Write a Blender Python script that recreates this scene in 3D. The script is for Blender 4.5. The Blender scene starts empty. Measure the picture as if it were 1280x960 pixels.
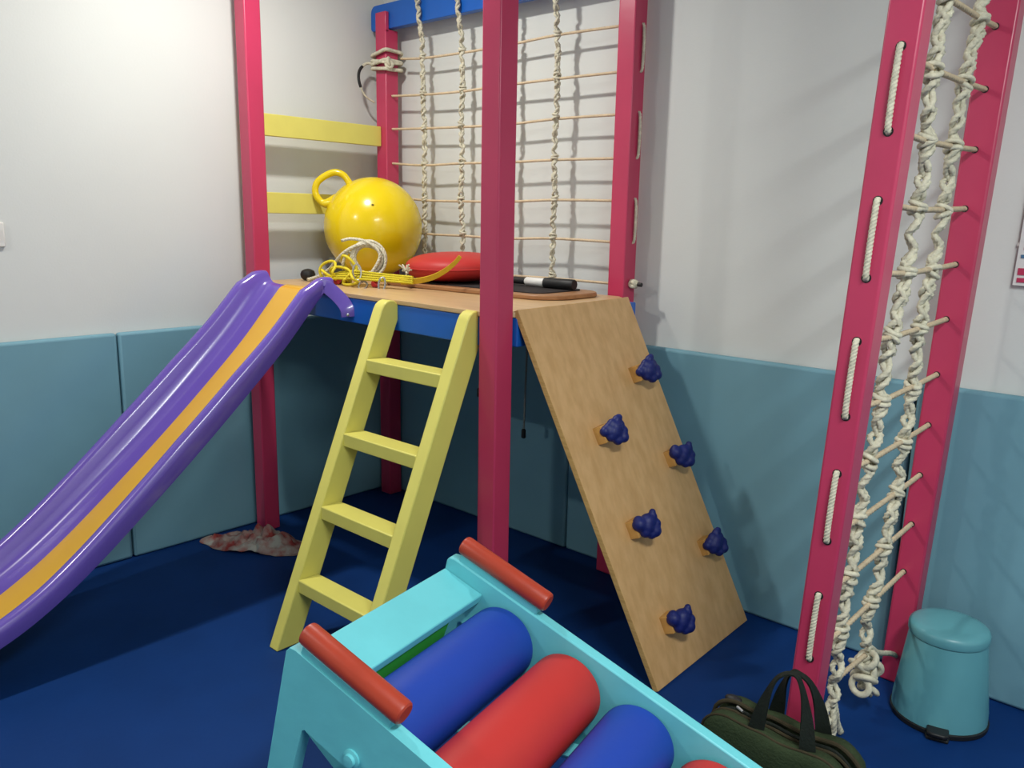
import bpy, bmesh, math, random
from mathutils import Vector, Matrix, noise
random.seed(7)
SC = bpy.context.scene
COL = SC.collection

# ---------------------------------------------------------------- camera, world, light, exposure
F = Vector((-0.65951, 0.72539, -0.19713)); R_ = Vector((0.73726, 0.67536, 0.01861)); U_ = Vector((-0.14663, 0.13306, 0.98020))
cam = bpy.data.cameras.new('camera'); cam.sensor_width = 36; cam.lens = 1035.35 / 1280 * 36; cam.clip_start = 0.02
camo = bpy.data.objects.new('camera', cam); COL.objects.link(camo)
m = Matrix(((R_.x, U_.x, -F.x, 3.5325), (R_.y, U_.y, -F.y, -2.8575), (R_.z, U_.z, -F.z, 1.5059), (0, 0, 0, 1)))
camo.matrix_world = m
SC.camera = camo
SC.view_settings.view_transform = 'Standard'; SC.view_settings.look = 'None'
SC.view_settings.gamma = 1; SC.view_settings.use_curve_mapping = False
SC.view_settings.exposure = 0.0
W = bpy.data.worlds.new('world'); SC.world = W; W.use_nodes = True
W.node_tree.nodes['Background'].inputs[0].default_value = (0.5, 0.55, 0.6, 1); W.node_tree.nodes['Background'].inputs[1].default_value = 0.1
CEIL = 2.9
LAMPS = [  # x, y, watts, colour, radius
    (0.87, -1.17, 29.5, (1.0, 0.97, 0.915), 0.06),
    (0.90, -3.90, 31, (1.0, 0.97, 0.915), 0.06),
]
TUBES = [(4.15, -2.30, 80, (0.95, 1.0, 0.985), 0.30, 1.20)]   # x, y, watts, colour, length, width

# ---------------------------------------------------------------- materials
def mat(name, col, rough=0.5, spec=0.5, var=0.0, vscale=6.0, bump=0.0, bscale=60.0, metal=0.0, coat=0.0, col2=None, stretch=None, sheen=0.0):
    M = bpy.data.materials.new(name); M.use_nodes = True
    nt = M.node_tree; b = nt.nodes['Principled BSDF']
    b.inputs['Base Color'].default_value = (*col, 1); b.inputs['Roughness'].default_value = rough
    b.inputs['Specular IOR Level'].default_value = spec; b.inputs['Metallic'].default_value = metal
    b.inputs['Coat Weight'].default_value = coat; b.inputs['Coat Roughness'].default_value = 0.08
    b.inputs['Sheen Weight'].default_value = sheen
    tc = nt.nodes.new('ShaderNodeTexCoord')
    src = tc.outputs['Object']
    if stretch:
        mp = nt.nodes.new('ShaderNodeMapping'); mp.inputs['Scale'].default_value = stretch
        nt.links.new(src, mp.inputs[0]); src = mp.outputs[0]
    if var or col2:
        n = nt.nodes.new('ShaderNodeTexNoise'); n.inputs['Scale'].default_value = vscale; n.inputs['Detail'].default_value = 5
        nt.links.new(src, n.inputs['Vector'])
        r = nt.nodes.new('ShaderNodeValToRGB')
        c2 = col2 or tuple(c * (1 - var) for c in col)
        r.color_ramp.elements[0].position = 0.35; r.color_ramp.elements[1].position = 0.65
        r.color_ramp.elements[0].color = (*c2, 1); r.color_ramp.elements[1].color = (*col, 1)
        nt.links.new(n.outputs['Fac'], r.inputs[0]); nt.links.new(r.outputs[0], b.inputs['Base Color'])
    if bump:
        n = nt.nodes.new('ShaderNodeTexNoise'); n.inputs['Scale'].default_value = bscale; n.inputs['Detail'].default_value = 3
        nt.links.new(src, n.inputs['Vector'])
        bp = nt.nodes.new('ShaderNodeBump'); bp.inputs['Strength'].default_value = bump; bp.inputs['Distance'].default_value = 0.01
        nt.links.new(n.outputs['Fac'], bp.inputs['Height']); nt.links.new(bp.outputs[0], b.inputs['Normal'])
    return M

def wood(name, c1, c2, rough=0.35, stretch=(14, 14, 1.2)):
    return mat(name, c1, rough, 0.4, col2=c2, vscale=2.2, stretch=stretch, bump=0.05, bscale=8)

M_ = dict(
    wall=mat('white_wall_paint', (0.68, 0.705, 0.68), 0.75, 0.25, var=0.03, vscale=1.5, bump=0.04, bscale=120),
    ceil=mat('ceiling_paint', (0.8, 0.8, 0.77), 0.9, 0.2, var=0.02),
    pad=mat('teal_vinyl', (0.170, 0.355, 0.435), 0.55, 0.35, var=0.06, vscale=3, bump=0.12, bscale=9),
    floor=mat('blue_floor_vinyl', (0.004, 0.036, 0.165), 0.6, 0.15, var=0.12, vscale=4, bump=0.05, bscale=60),
    pink=mat('crimson_paint', (0.53, 0.042, 0.110), 0.3, 0.5, var=0.07, vscale=5, bump=0.03, bscale=25),
    blue=mat('blue_paint', (0.008, 0.115, 0.50), 0.35, 0.5, var=0.08),
    yellow=mat('pale_yellow_paint', (0.72, 0.66, 0.15), 0.4, 0.4, var=0.05, vscale=8, bump=0.04, bscale=30),
    cyan=mat('cyan_paint', (0.150, 0.60, 0.66), 0.42, 0.45, var=0.07, vscale=9, bump=0.12, bscale=22),
    green=mat('green_paint', (0.05, 0.50, 0.06), 0.5, 0.4, var=0.1),
    redwood=mat('red_rod_paint', (0.42, 0.045, 0.018), 0.38, 0.5, var=0.12, vscale=14, bump=0.05, bscale=40),
    chip=mat('bare_wood_chip', (0.45, 0.28, 0.2), 0.6, 0.3, var=0.2, vscale=30),
    rred=mat('red_vinyl', (0.50, 0.030, 0.026), 0.5, 0.35, var=0.05, bump=0.04, bscale=25),
    rblue=mat('royal_blue_vinyl', (0.010, 0.050, 0.36), 0.5, 0.35, var=0.05, bump=0.04, bscale=25),
    purple=mat('purple_plastic', (0.140, 0.085, 0.42), 0.22, 0.55, coat=0.3, var=0.04),
    orange=mat('amber_plastic', (0.72, 0.39, 0.02), 0.28, 0.5, coat=0.2, var=0.04),
    ply=wood('plywood', (0.70, 0.43, 0.19), (0.60, 0.35, 0.14), 0.33),
    plyx=wood('plywood_deck', (0.62, 0.42, 0.22), (0.54, 0.35, 0.17), 0.35, (1.2, 14, 14)),
    edge=wood('plywood_edge', (0.60, 0.37, 0.13), (0.48, 0.28, 0.09), 0.5, (3, 3, 60)),
    block=wood('hold_block_wood', (0.62, 0.34, 0.10), (0.5, 0.26, 0.07), 0.5, (8, 8, 8)),
    hold=mat('navy_resin', (0.006, 0.014, 0.135), 0.5, 0.4, var=0.1, bump=0.1, bscale=80),
    rope=mat('cream_rope_fibre', (0.74, 0.70, 0.54), 0.85, 0.1, var=0.25, vscale=60, bump=0.3, bscale=300),
    rung=mat('waxed_rope', (0.70, 0.56, 0.38), 0.8, 0.1, var=0.15, vscale=40, bump=0.2, bscale=200),
    ball=mat('yellow_rubber', (0.80, 0.60, 0.005), 0.22, 0.5, coat=0.25, var=0.03),
    yrope=mat('yellow_rope_fibre', (0.75, 0.62, 0.03), 0.6, 0.3, var=0.2, vscale=50),
    strap=mat('mustard_webbing', (0.62, 0.42, 0.03), 0.7, 0.2, var=0.15, vscale=40),
    black=mat('black_rubber', (0.012, 0.012, 0.013), 0.5, 0.4, var=0.1),
    grey=mat('grey_cord', (0.20, 0.24, 0.24), 0.7, 0.2, var=0.1),
    white=mat('white_plastic', (0.75, 0.74, 0.70), 0.45, 0.4, var=0.03),
    metal=mat('brushed_steel', (0.55, 0.55, 0.55), 0.3, 0.5, metal=0.9, var=0.1),
    bin=mat('teal_metal_bin', (0.120, 0.36, 0.41), 0.35, 0.5, var=0.06, vscale=5),
    bag=mat('olive_canvas', (0.035, 0.052, 0.024), 0.85, 0.15, var=0.25, vscale=14, bump=0.3, bscale=140),
    trimb=mat('brown_webbing', (0.050, 0.040, 0.022), 0.8, 0.15, var=0.2, vscale=30),
    strapb=mat('black_green_webbing', (0.010, 0.014, 0.010), 0.7, 0.25, var=0.2, vscale=30, bump=0.2, bscale=200),
    mat_=mat('dark_grip_mat', (0.035, 0.030, 0.030), 0.8, 0.2, var=0.2, vscale=30),
    rim=wood('brown_board_wood', (0.38, 0.19, 0.08), (0.30, 0.14, 0.06), 0.45, (1.2, 14, 14)),
    cloth=mat('red_white_cloth', (0.42, 0.41, 0.36), 0.9, 0.1, col2=(0.30, 0.055, 0.05), vscale=17, bump=0.3, bscale=70),
    redbit=mat('red_plastic', (0.5, 0.02, 0.015), 0.35, 0.5, var=0.05),
    paper=mat('white_paper', (0.75, 0.74, 0.72), 0.7, 0.2, var=0.02),
    ppink=mat('pink_print', (0.55, 0.05, 0.12), 0.7, 0.2, var=0.1),
    pblue=mat('blue_print', (0.08, 0.2, 0.35), 0.7, 0.2, var=0.1),
)

# ---------------------------------------------------------------- mesh helpers
class MB:
    def __init__(s): s.bm = bmesh.new()
    def box(s, a, b):
        """axis box between corners a and b"""
        vs = [s.bm.verts.new((x, y, z)) for x in (a[0], b[0]) for y in (a[1], b[1]) for z in (a[2], b[2])]
        for f in ((0, 1, 3, 2), (4, 6, 7, 5), (0, 4, 5, 1), (2, 3, 7, 6), (0, 2, 6, 4), (1, 5, 7, 3)):
            s.bm.faces.new([vs[i] for i in f])
        return s
    def hexa(s, bot, top):
        """two matching rings of points -> closed solid"""
        n = len(bot)
        a = [s.bm.verts.new(p) for p in bot]; b = [s.bm.verts.new(p) for p in top]
        s.bm.faces.new(list(reversed(a))); s.bm.faces.new(b)
        for i in range(n):
            j = (i + 1) % n; s.bm.faces.new((a[i], a[j], b[j], b[i]))
        return s
    def prism(s, pts, vec):
        pts = [Vector(p) for p in pts]; vec = Vector(vec)
        return s.hexa(pts, [p + vec for p in pts])
    def rings(s, rings, caps=True, closed=False):
        rs = [[s.bm.verts.new(p) for p in r] for r in rings]
        n = len(rs[0]); m = len(rs)
        for i in range(m if closed else m - 1):
            a = rs[i]; b = rs[(i + 1) % m]
            for k in range(n):
                l = (k + 1) % n; s.bm.faces.new((a[k], a[l], b[l], b[k]))
        if caps and not closed:
            s.bm.faces.new(list(reversed(rs[0]))); s.bm.faces.new(rs[-1])
        return s
    def tube(s, path, r, seg=10, prof=None, closed=False, twist=0.0, caps=True):
        """sweep; r number or list; prof(angle)->scale; twist radians per metre"""
        P = [Vector(p) for p in path]; n = len(P); rings = []; t0 = None; nrm = None; L = 0
        for i, p in enumerate(P):
            if closed: t = (P[(i + 1) % n] - P[i - 1]).normalized()
            else: t = (P[min(i + 1, n - 1)] - P[max(i - 1, 0)]).normalized()
            if nrm is None:
                a = Vector((0, 0, 1)) if abs(t.z) < 0.9 else Vector((1, 0, 0)); nrm = (a - t * a.dot(t)).normalized()
            else:
                nrm = (nrm - t * nrm.dot(t))
                nrm = nrm.normalized() if nrm.length > 1e-6 else Vector((1, 0, 0))
                L += (p - P[i - 1]).length
            bi = t.cross(nrm); rr = r[i] if isinstance(r, (list, tuple)) else r
            ring = []
            for k in range(seg):
                a = 2 * math.pi * k / seg
                q = rr * (prof(a) if prof else 1)
                b_ = a + twist * L
                ring.append(p + nrm * math.cos(b_) * q + bi * math.sin(b_) * q)
            rings.append(ring)
        return s.rings(rings, caps, closed)
    def lathe(s, prof, c, ax=(0, 0, 1), seg=40, ang=0):
        """prof: list of (r, h) along ax from c"""
        ax = Vector(ax).normalized(); a = Vector((1, 0, 0)) if abs(ax.x) < 0.9 else Vector((0, 1, 0))
        u = (a - ax * a.dot(ax)).normalized(); v = ax.cross(u); c = Vector(c)
        return s.rings([[c + ax * h + (u * math.cos(2 * math.pi * k / seg) + v * math.sin(2 * math.pi * k / seg)) * max(r, 1e-4) for k in range(seg)] for r, h in prof])
    def ball(s, c, r, sc=(1, 1, 1), seg=20, rot=None):
        mt = Matrix.Translation(c) @ (rot.to_4x4() if rot else Matrix()) @ Matrix.Diagonal((r * sc[0], r * sc[1], r * sc[2], 1))
        bmesh.ops.create_uvsphere(s.bm, u_segments=seg, v_segments=seg // 2 + 2, radius=1, matrix=mt)
        return s
    def build(s, name, material, parent=None, bevel=0, smooth=False, angle=35, subsurf=0, bseg=2):
        bmesh.ops.recalc_face_normals(s.bm, faces=s.bm.faces)
        me = bpy.data.meshes.new(name)
        org = WPOS.get(parent, Vector((0, 0, 0))) if parent is not None else Vector((0, 0, 0))
        if parent is None:   # origin at base centre
            vs = [v.co for v in s.bm.verts]
            org = Vector(((min(v.x for v in vs) + max(v.x for v in vs)) / 2, (min(v.y for v in vs) + max(v.y for v in vs)) / 2, min(v.z for v in vs)))
        for v in s.bm.verts: v.co -= org
        s.bm.to_mesh(me); s.bm.free()
        me.materials.append(M_[material])
        o = bpy.data.objects.new(name, me); COL.objects.link(o)
        if parent is not None: o.parent = parent; WPOS[o] = org
        else: o.location = org; WPOS[o] = org
        if smooth:
            for p in me.polygons: p.use_smooth = True
            if angle < 180: me.set_sharp_from_angle(angle=math.radians(angle))
        if bevel:
            b = o.modifiers.new('bevel', 'BEVEL'); b.width = bevel; b.segments = bseg; b.limit_method = 'ANGLE'; b.harden_normals = False
        if subsurf:
            b = o.modifiers.new('sub', 'SUBSURF'); b.levels = subsurf; b.render_levels = subsurf
        return o
WPOS = {}
def thing(name, loc, label, cat, group=None):
    o = bpy.data.objects.new(name, None); COL.objects.link(o); o.location = loc; o.empty_display_size = 0.05
    WPOS[o] = Vector(loc); return tag(o, label, cat, group)
def tag(o, label, cat, group=None):
    o['label'] = label; o['category'] = cat
    if group: o['group'] = group
    return o
def struct(o): o['kind'] = 'structure'; return o

def catmull(pts, n=8, closed=False):
    P = [Vector(p) for p in pts]; out = []
    m = len(P)
    rng = range(m) if closed else range(m - 1)
    for i in rng:
        if closed: a, b, c, d = P[i - 1], P[i], P[(i + 1) % m], P[(i + 2) % m]
        else: a, b, c, d = P[max(i - 1, 0)], P[i], P[i + 1], P[min(i + 2, m - 1)]
        for k in range(n):
            t = k / n
            out.append(0.5 * ((2 * b) + (c - a) * t + (2 * a - 5 * b + 4 * c - d) * t * t + (3 * b - a - 3 * c + d) * t ** 3))
    if not closed: out.append(P[-1])
    return out
def resample(P, step):
    out = [P[0]]; acc = 0
    for a, b in zip(P, P[1:]):
        d = (b - a).length; t = step - acc
        while t <= d and d > 0:
            out.append(a + (b - a) * (t / d)); t += step
        acc = (acc + d) % step if step else 0
    if (out[-1] - P[-1]).length > step * 0.3: out.append(P[-1])
    return out
def trilobe(a): return 0.80 + 0.22 * abs(math.cos(1.5 * a))
def twisted(mb, pts, r, pitch=None, step=None, n=8):
    """a laid three-strand rope along the points"""
    pitch = pitch or r * 7; P = resample(catmull(pts, n), step or r * 0.9)
    if len(P) < 2: P = [Vector(p) for p in pts]
    return mb.tube(P, r, 12, trilobe, twist=2 * math.pi / pitch)
def helix(P, rad, pitch, phase, lump=0.0, lp=0.075):
    out = []; nrm = None; L = 0; n = len(P)
    for i, p in enumerate(P):
        t = (P[min(i + 1, n - 1)] - P[max(i - 1, 0)]).normalized()
        if nrm is None:
            a = Vector((1, 0, 0)) if abs(t.x) < 0.9 else Vector((0, 1, 0)); nrm = (a - t * a.dot(t)).normalized()
        else:
            nrm = (nrm - t * nrm.dot(t)).normalized(); L += (p - P[i - 1]).length
        bi = t.cross(nrm); a = 2 * math.pi * L / pitch + phase
        out.append(p + (nrm * math.cos(a) + bi * math.sin(a)) * rad * (1 + lump * math.sin(2 * math.pi * L / lp + phase * .5)))
    return out
def knotted_strand(mb, pts, r, rad, pitch, knots, seed=0):
    """two ropes wound round each other, with lumpy wraps at the knots"""
    rnd = random.Random(seed)
    P = resample(catmull(pts, 8), r * 0.9)
    # small natural wander
    P = [p + Vector((noise.noise(p * 9 + Vector((seed, 0, 0))), noise.noise(p * 9 + Vector((0, seed, 5))), 0)) * 0.006 for p in P]
    for ph, pt in ((0, pitch), (2.1, -pitch * .8), (4.2, pitch * 1.15)):
        mb.tube(helix(P, rad, pt, ph, 0.30, pitch * .9), r * 1.05, 10, trilobe, twist=2 * math.pi / (r * 5))
    for k in knots:
        k = Vector(k)
        i = min(range(len(P)), key=lambda j: (P[j] - k).length); c = P[i]
        t = (P[min(i + 3, len(P) - 1)] - P[max(i - 3, 0)]).normalized()
        for q in (-1, 1):
            tl = (t + Vector((rnd.uniform(-.5, .5), rnd.uniform(-.5, .5), 0)) * 0.9).normalized()
            a = Vector((1, 0, 0)); u = (a - tl * a.dot(tl)).normalized(); v = tl.cross(u)
            R = rad + r * 0.95
            ring = [c + t * (q * r * 0.9) + (u * math.cos(x) + v * math.sin(x)) * R for x in [2 * math.pi * j / 18 for j in range(18)]]
            mb.tube(ring, r * 0.85, 8, trilobe, closed=True, twist=0)
    return mb

# ---------------------------------------------------------------- room
XR, YF = 5.2, -5.4
struct(MB().box((-0.14, YF - .1, -0.1), (XR + .1, 0.14, 0)).build('floor', 'floor'))
struct(MB().box((-0.14, YF - .1, CEIL), (XR + .1, 0.14, CEIL + .1)).build('ceiling', 'ceil'))
struct(MB().box((-0.14, YF, 0), (-0.04, 0.14, CEIL)).build('wall_left', 'wall'))
struct(MB().box((-0.04, 0.04, 0), (XR, 0.14, CEIL)).build('wall_back', 'wall'))
struct(MB().box((XR, YF, 0), (XR + .1, 0.14, CEIL)).build('wall_right', 'wall'))
struct(MB().box((-0.14, YF - .1, 0), (XR + .1, YF, CEIL)).build('wall_front', 'wall'))

def pad(a, b, label):
    o = MB().box(a, b).build('wall_pad', 'pad', bevel=0.012, smooth=True, bseg=3)
    tag(o, label, 'wall pad', 'padded panels along the walls'); return o
pad((-0.038, -1.428, 0.002), (0.0, 0.0, 1.0), 'teal wall pad on the left wall between the corner and the seam behind the slide')
pad((-0.038, -2.86, 0.002), (0.0, -1.434, 1.0), 'teal wall pad on the left wall behind the lower slide, below the light switch')
pad((0.002, 0.0, 0.002), (1.281, 0.038, 1.0), 'teal wall pad on the back wall underneath the play platform')
pad((1.287, 0.0, 0.002), (2.72, 0.038, 1.0), 'teal wall pad on the back wall between climbing ramp and rope ladder frame')
pad((2.726, 0.0, 0.002), (4.15, 0.038, 1.0), 'teal wall pad on the back wall behind the pedal bin')

for i, (x, y, w, c, r) in enumerate(LAMPS):
    t = thing('ceiling_lamp', (x, y, CEIL), 'round white ceiling downlight ' + ('above the slide top' if i == 0 else 'far behind the slide foot'), 'ceiling lamp')
    MB().lathe([(0.06, 0), (0.085, 0), (0.09, -0.008), (0.075, -0.02), (0.062, -0.02), (0.06, -0.01)], (x, y, CEIL - .001), (0, 0, 1), 32).build('bezel', 'white', t, smooth=True)
    l = bpy.data.lights.new('downlight', 'AREA'); l.shape = 'DISK'; l.size = r * 2; l.energy = w; l.color = c
    lo = bpy.data.objects.new('downlight', l); COL.objects.link(lo); lo.location = (x, y, CEIL - 0.03)

for x, y, w, c, L, B in TUBES:
    t = thing('ceiling_panel_light', (x, y, CEIL), 'long white ceiling light panel over the right side of the room', 'ceiling lamp')
    MB().box((x - L / 2 - .04, y - B / 2 - .04, CEIL - .05), (x + L / 2 + .04, y + B / 2 + .04, CEIL - .001)).build('housing', 'white', t, bevel=0.005)
    l = bpy.data.lights.new('panel', 'AREA'); l.shape = 'RECTANGLE'; l.size = L; l.size_y = B; l.energy = w; l.color = c
    lo = bpy.data.objects.new('panel', l); COL.objects.link(lo); lo.location = (x, y, CEIL - 0.055)

# ---------------------------------------------------------------- climbing frame
DZ = 1.203
fr = thing('play_platform_tower', (0.85, -0.48, 0), 'crimson post play tower with blue beams carrying a plywood platform', 'climbing tower')
S = 0.08
def post(x, y, z1, par, w=S, d=S, name='post'):
    return MB().box((x, y, 0.001), (x + w, y + d, z1)).build(name, 'pink', par, bevel=0.006, smooth=True, bseg=3)
post(0.05, -0.858, 2.72, fr)
post(1.642, -0.945, 2.72, fr)
post(1.532, -0.09, 2.72, fr)
# back-left post notched under the beam
m = MB(); m.box((0.05, -0.09, 0.001), (0.13, -0.01, 2.405)); m.box((0.05, -0.0902, 2.39), (0.13, -0.066, 2.488))
m.build('post', 'pink', fr, bevel=0.005, smooth=True)
# top blue beam at the back with a rounded end
def beam_round(x0, x1, y0, y1, z0, z1, r):
    pts = [(x1, y0, z0), (x1, y0, z1)]
    for k in range(7):
        a = math.pi / 2 + math.pi / 2 * k / 6; pts.append((x0 + r + r * math.cos(a), y0, z1 - r + r * math.sin(a)))
    for k in range(7):
        a = math.pi + math.pi / 2 * k / 6; pts.append((x0 + r * .5 + r * .5 * math.cos(a), y0, z0 + r * .5 + r * .5 * math.sin(a)))
    return MB().prism(pts, (0, y1 - y0, 0))
beam_round(-0.015, 1.66, -0.065, -0.025, 2.41, 2.53, 0.035).build('top_beam', 'blue', fr, bevel=0.003, smooth=True)
MB().box((1.66, -0.88, 2.60), (1.70, -0.06, 2.70)).build('top_beam', 'blue', fr, bevel=0.004)
# deck
dk = [(0.035, -0.850), (1.640, -0.932), (1.706, -0.932), (1.690, -0.130), (1.620, -0.085), (0.035, -0.085)]
dk = [(0.135, -0.845), (1.638, -0.930), (1.726, -0.862), (1.690, -0.174), (1.60, -0.10), (0.135, -0.095)]
MB().prism([(x, y, DZ - .018) for x, y in dk], (0, 0, .018)).build('deck', 'plyx', fr, bevel=0.003)
def beam(a, b, t, z0, z1, name='platform_beam'):
    a = Vector(a); b = Vector(b); d = (b - a).normalized(); n = Vector((-d.y, d.x)) * t
    p = [a, b, b + n, a + n]
    return MB().prism([(q.x, q.y, z0) for q in p], (0, 0, z1 - z0)).build(name, 'blue', fr, bevel=0.004)
beam((0.132, -0.842), (1.640, -0.926), 0.035, 1.088, DZ - .019)
beam((1.700, -0.862), (1.640, -0.092), -0.035, 1.088, DZ - .019)
beam((0.132, -0.12), (1.530, -0.12), 0.035, 1.088, DZ - .019)
beam((0.095, -0.776), (0.095, -0.092), 0.035, 1.088, DZ - .019)
# yellow guard rails on the left
MB().box((0.068, -0.777, 1.847), (0.091, -0.092, 1.944)).build('guard_rail', 'yellow', fr, bevel=0.003)
MB().box((0.068, -0.777, 1.504), (0.091, -0.092, 1.599)).build('guard_rail', 'yellow', fr, bevel=0.003)

# ---------------------------------------------------------------- rope net on the back of the frame
net = thing('rope_net', (0.87, -0.05, DZ), 'cream rope climbing net behind the play platform with knotted uprights', 'rope net')
NZ = [2.255, 2.085, 1.925, 1.757, 1.592, 1.427, 1.259]
SX = [(0.372, 2.6, 1.235), (0.636, 2.6, 1.235), (0.925, 2.6, 1.235), (1.205, 2.6, 1.24)]
for i, z in enumerate(NZ):
    sag = 0.012 if i < 4 else 0.018
    pts = [(0.125 if i else 0.20, -0.052, z + 0.008 - (0.0))]
    for x, _, _ in SX: pts.append((x, -0.052 + random.uniform(-.004, .004), z + random.uniform(-.004, .004) - sag * (1 - abs(x - .85) / .8)))
    pts.append((1.535, -0.052, z - 0.012))
    twisted(MB(), pts, 0.0062, 0.04, 0.008).build('rung_rope', 'rung', net, smooth=True, angle=180)
for i, (x, z1, z0) in enumerate(SX):
    pts = [(x - 0.02, -0.085, 2.62), (x - 0.012, -0.085, 2.50), (x - .004, -0.078, 2.40), (x, -0.062, 2.30)]
    for z in NZ[1:]: pts.append((x + random.uniform(-.005, .005) + (2.1 - z) * 0.008, -0.055, z))
    pts.append((x + .008, -0.055, z0))
    knotted_strand(MB(), pts, 0.0062, 0.0075, 0.062, [(x, -0.055, z) for z in NZ] + ([(x, -0.055, z0), (x, -0.055, z0 + .015)] if i == 3 else []), i).build('knotted_upright', 'rope', net, smooth=True, angle=180)
# stitches of the rungs down the outer face of the right post, paired
for z1, z0 in ((2.236, 2.072), (1.913, 1.749), (1.583, 1.420)):
    y = -0.040
    twisted(MB(), [(1.606, y, z1 + .004), (1.618, y, z1 - .004), (1.621, y, (z1 + z0) / 2), (1.618, y, z0 + .004), (1.606, y, z0 - .004)], 0.0065, 0.03, 0.005).build('rope_stitch', 'rope', net, smooth=True, angle=180)
# end knot with black tip
m = MB()
for k in range(3):
    c = Vector((1.628, -0.045, 1.252)); ax = Vector((random.uniform(-1, 1), random.uniform(-1, 1), random.uniform(-1, 1))).normalized()
    a = Vector((1, 0, 0)); u = (a - ax * a.dot(ax)).normalized(); v = ax.cross(u)
    m.tube([c + (u * math.cos(t) + v * math.sin(t)) * 0.014 for t in [2 * math.pi * j / 16 for j in range(16)]], 0.009, 8, trilobe, closed=True)
m.tube([(1.606, -.045, 1.255), (1.655, -.045, 1.25)], 0.008, 8)
m.build('end_knot', 'rope', net, smooth=True, angle=180)
MB().tube([(1.650, -.045, 1.251), (1.668, -.046, 1.250)], 0.0085, 10).build('rope_tip', 'black', net, smooth=True)
# wraps round the back-left post
m = MB()
for zc, tl in ((2.285, 0.02), (2.262, -0.015), (2.243, 0.015), (2.225, -.01)):
    q = 0.012
    loop = [(0.05 - q, -0.09 - q, zc), (0.09, -0.09 - q * 1.2, zc + tl * .5), (0.13 + q, -0.09 - q, zc + tl), (0.13 + q, -0.05, zc + tl), (0.13 + q, -0.01 + q, zc + tl * .6), (0.05 - q, -0.01 + q, zc - .004), (0.05 - q, -0.05, zc - .003)]
    m.tube(catmull(loop, 6, True), 0.0095, 10, trilobe, closed=True, twist=0)
for k in range(2):
    c = Vector((0.150, -0.085, 2.250 - .012 * k)); ax = Vector((1, .5 - k, .2)).normalized(); a = Vector((0, 0, 1)); u = (a - ax * a.dot(ax)).normalized(); v = ax.cross(u)
    m.tube([c + (u * math.cos(t) + v * math.sin(t)) * 0.016 for t in [2 * math.pi * j / 16 for j in range(16)]], 0.009, 8, trilobe, closed=True)
m.build('rope_wrap', 'rope', net, smooth=True, angle=180)
loop = catmull([(0.045, -0.10, 2.245), (0.03, -0.135, 2.245), (0.035, -0.18, 2.205), (0.045, -0.19, 2.15), (0.050, -0.16, 2.09), (0.055, -0.105, 2.062)], 8)
MB().tube(loop[:14], 0.0075, 10, trilobe, twist=200).build('rope_tail', 'rope', net, smooth=True, angle=180)
MB().tube(loop[26:], 0.0045, 8).build('rope_tail', 'rope', net, smooth=True, angle=180)
MB().tube(loop[12:28], 0.0075, 10).build('rope_tip', 'black', net, smooth=True)
# tails that hang below the deck
for nm, x, y, z in (('hanging_cord', 1.13, -0.42, 0.76), ('hanging_cord', 1.385, -0.42, 0.63)):
    o = thing(nm, (x, y, z), ('shorter grey cord with black tip hanging under the platform beside the yellow ladder' if x < 1.2 else 'longer grey cord with black tip hanging under the platform beside the climbing ramp'), 'cord', 'cords hanging under the platform')
    twisted(MB(), [(x + .012, y, DZ - .02), (x + .008, y, 1.0), (x, y, z + .03)], 0.0055, 0.03, 0.01).build('cord', 'grey', o, smooth=True, angle=180)
    MB().lathe([(0.004, .04), (0.009, .034), (0.010, .004), (0.006, 0)], (x, y, z), (0, 0, 1), 12).build('cord_tip', 'black', o, smooth=True)

# ---------------------------------------------------------------- slide
sl = thing('slide', (0.54, -1.7, 0), 'glossy purple plastic slide with an amber stripe hooked on the platform', 'slide')
SXC = 0.540; HW = 0.262
BP = catmull([(0, -0.830, 1.172), (0, -0.870, 1.206), (0, -0.925, 1.204), (0, -0.975, 1.155), (0, -1.12, 0.992), (0, -1.30, 0.818), (0, -1.50, 0.637), (0, -1.70, 0.467), (0, -1.86, 0.338), (0, -2.00, 0.240), (0, -2.14, 0.165), (0, -2.30, 0.112), (0, -2.48, 0.085), (0, -2.66, 0.078), (0, -2.74, 0.070)], 6)
def rail_height(i):
    y = BP[i].y
    if y > -0.975: return max(0.55, 1 - (y + 0.975) / 0.16) * 0.88
    return 0.88 + 0.12 * min(1, (-0.975 - y) / 0.3) - 0.16 * min(1, max(0, (-1.5 - y) / 0.5))
rail = [(0.086, 0.0), (0.13, 0.0), (0.160, 0.002), (0.180, 0.010), (0.194, 0.028), (0.203, 0.055), (0.209, 0.082), (0.216, 0.096), (0.227, 0.104), (0.240, 0.105), (0.252, 0.100), (0.260, 0.088), (0.263, 0.070), (0.262, 0.035), (0.258, 0.020)]
def section(i, pts, th):
    p = BP[i]; t = (BP[min(i + 1, len(BP) - 1)] - BP[max(i - 1, 0)]).normalized()
    n = Vector((0, -t.z, t.y)); n = n if n.z > 0 else -n
    k = rail_height(i)
    top = [Vector((SXC + s, p.y, p.z)) + n * (h * k) for s, h in pts]
    bot = []
    for j, (s, h) in enumerate(pts):
        a = pts[max(j - 1, 0)]; b = pts[min(j + 1, len(pts) - 1)]
        d = Vector((b[0] - a[0], b[1] - a[1])); d.normalize(); nn = Vector((-d.y, d.x))
        bot.append(Vector((SXC + s - nn.x * th, p.y, p.z)) + n * ((h - nn.y * th) * k))
    return top + list(reversed(bot))
def slide_part(pts, name, mt, th=0.007):
    MB().rings([section(i, pts, th) for i in range(len(BP)) if name != 'rail' or abs(pts[0][0]) < -1 or BP[i].y < -0.900]).build(name, mt, sl, smooth=True, angle=50)
slide_part([(-s, h) for s, h in reversed(rail)], 'rail', 'purple')
slide_part(rail, 'rail', 'purple')
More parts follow.
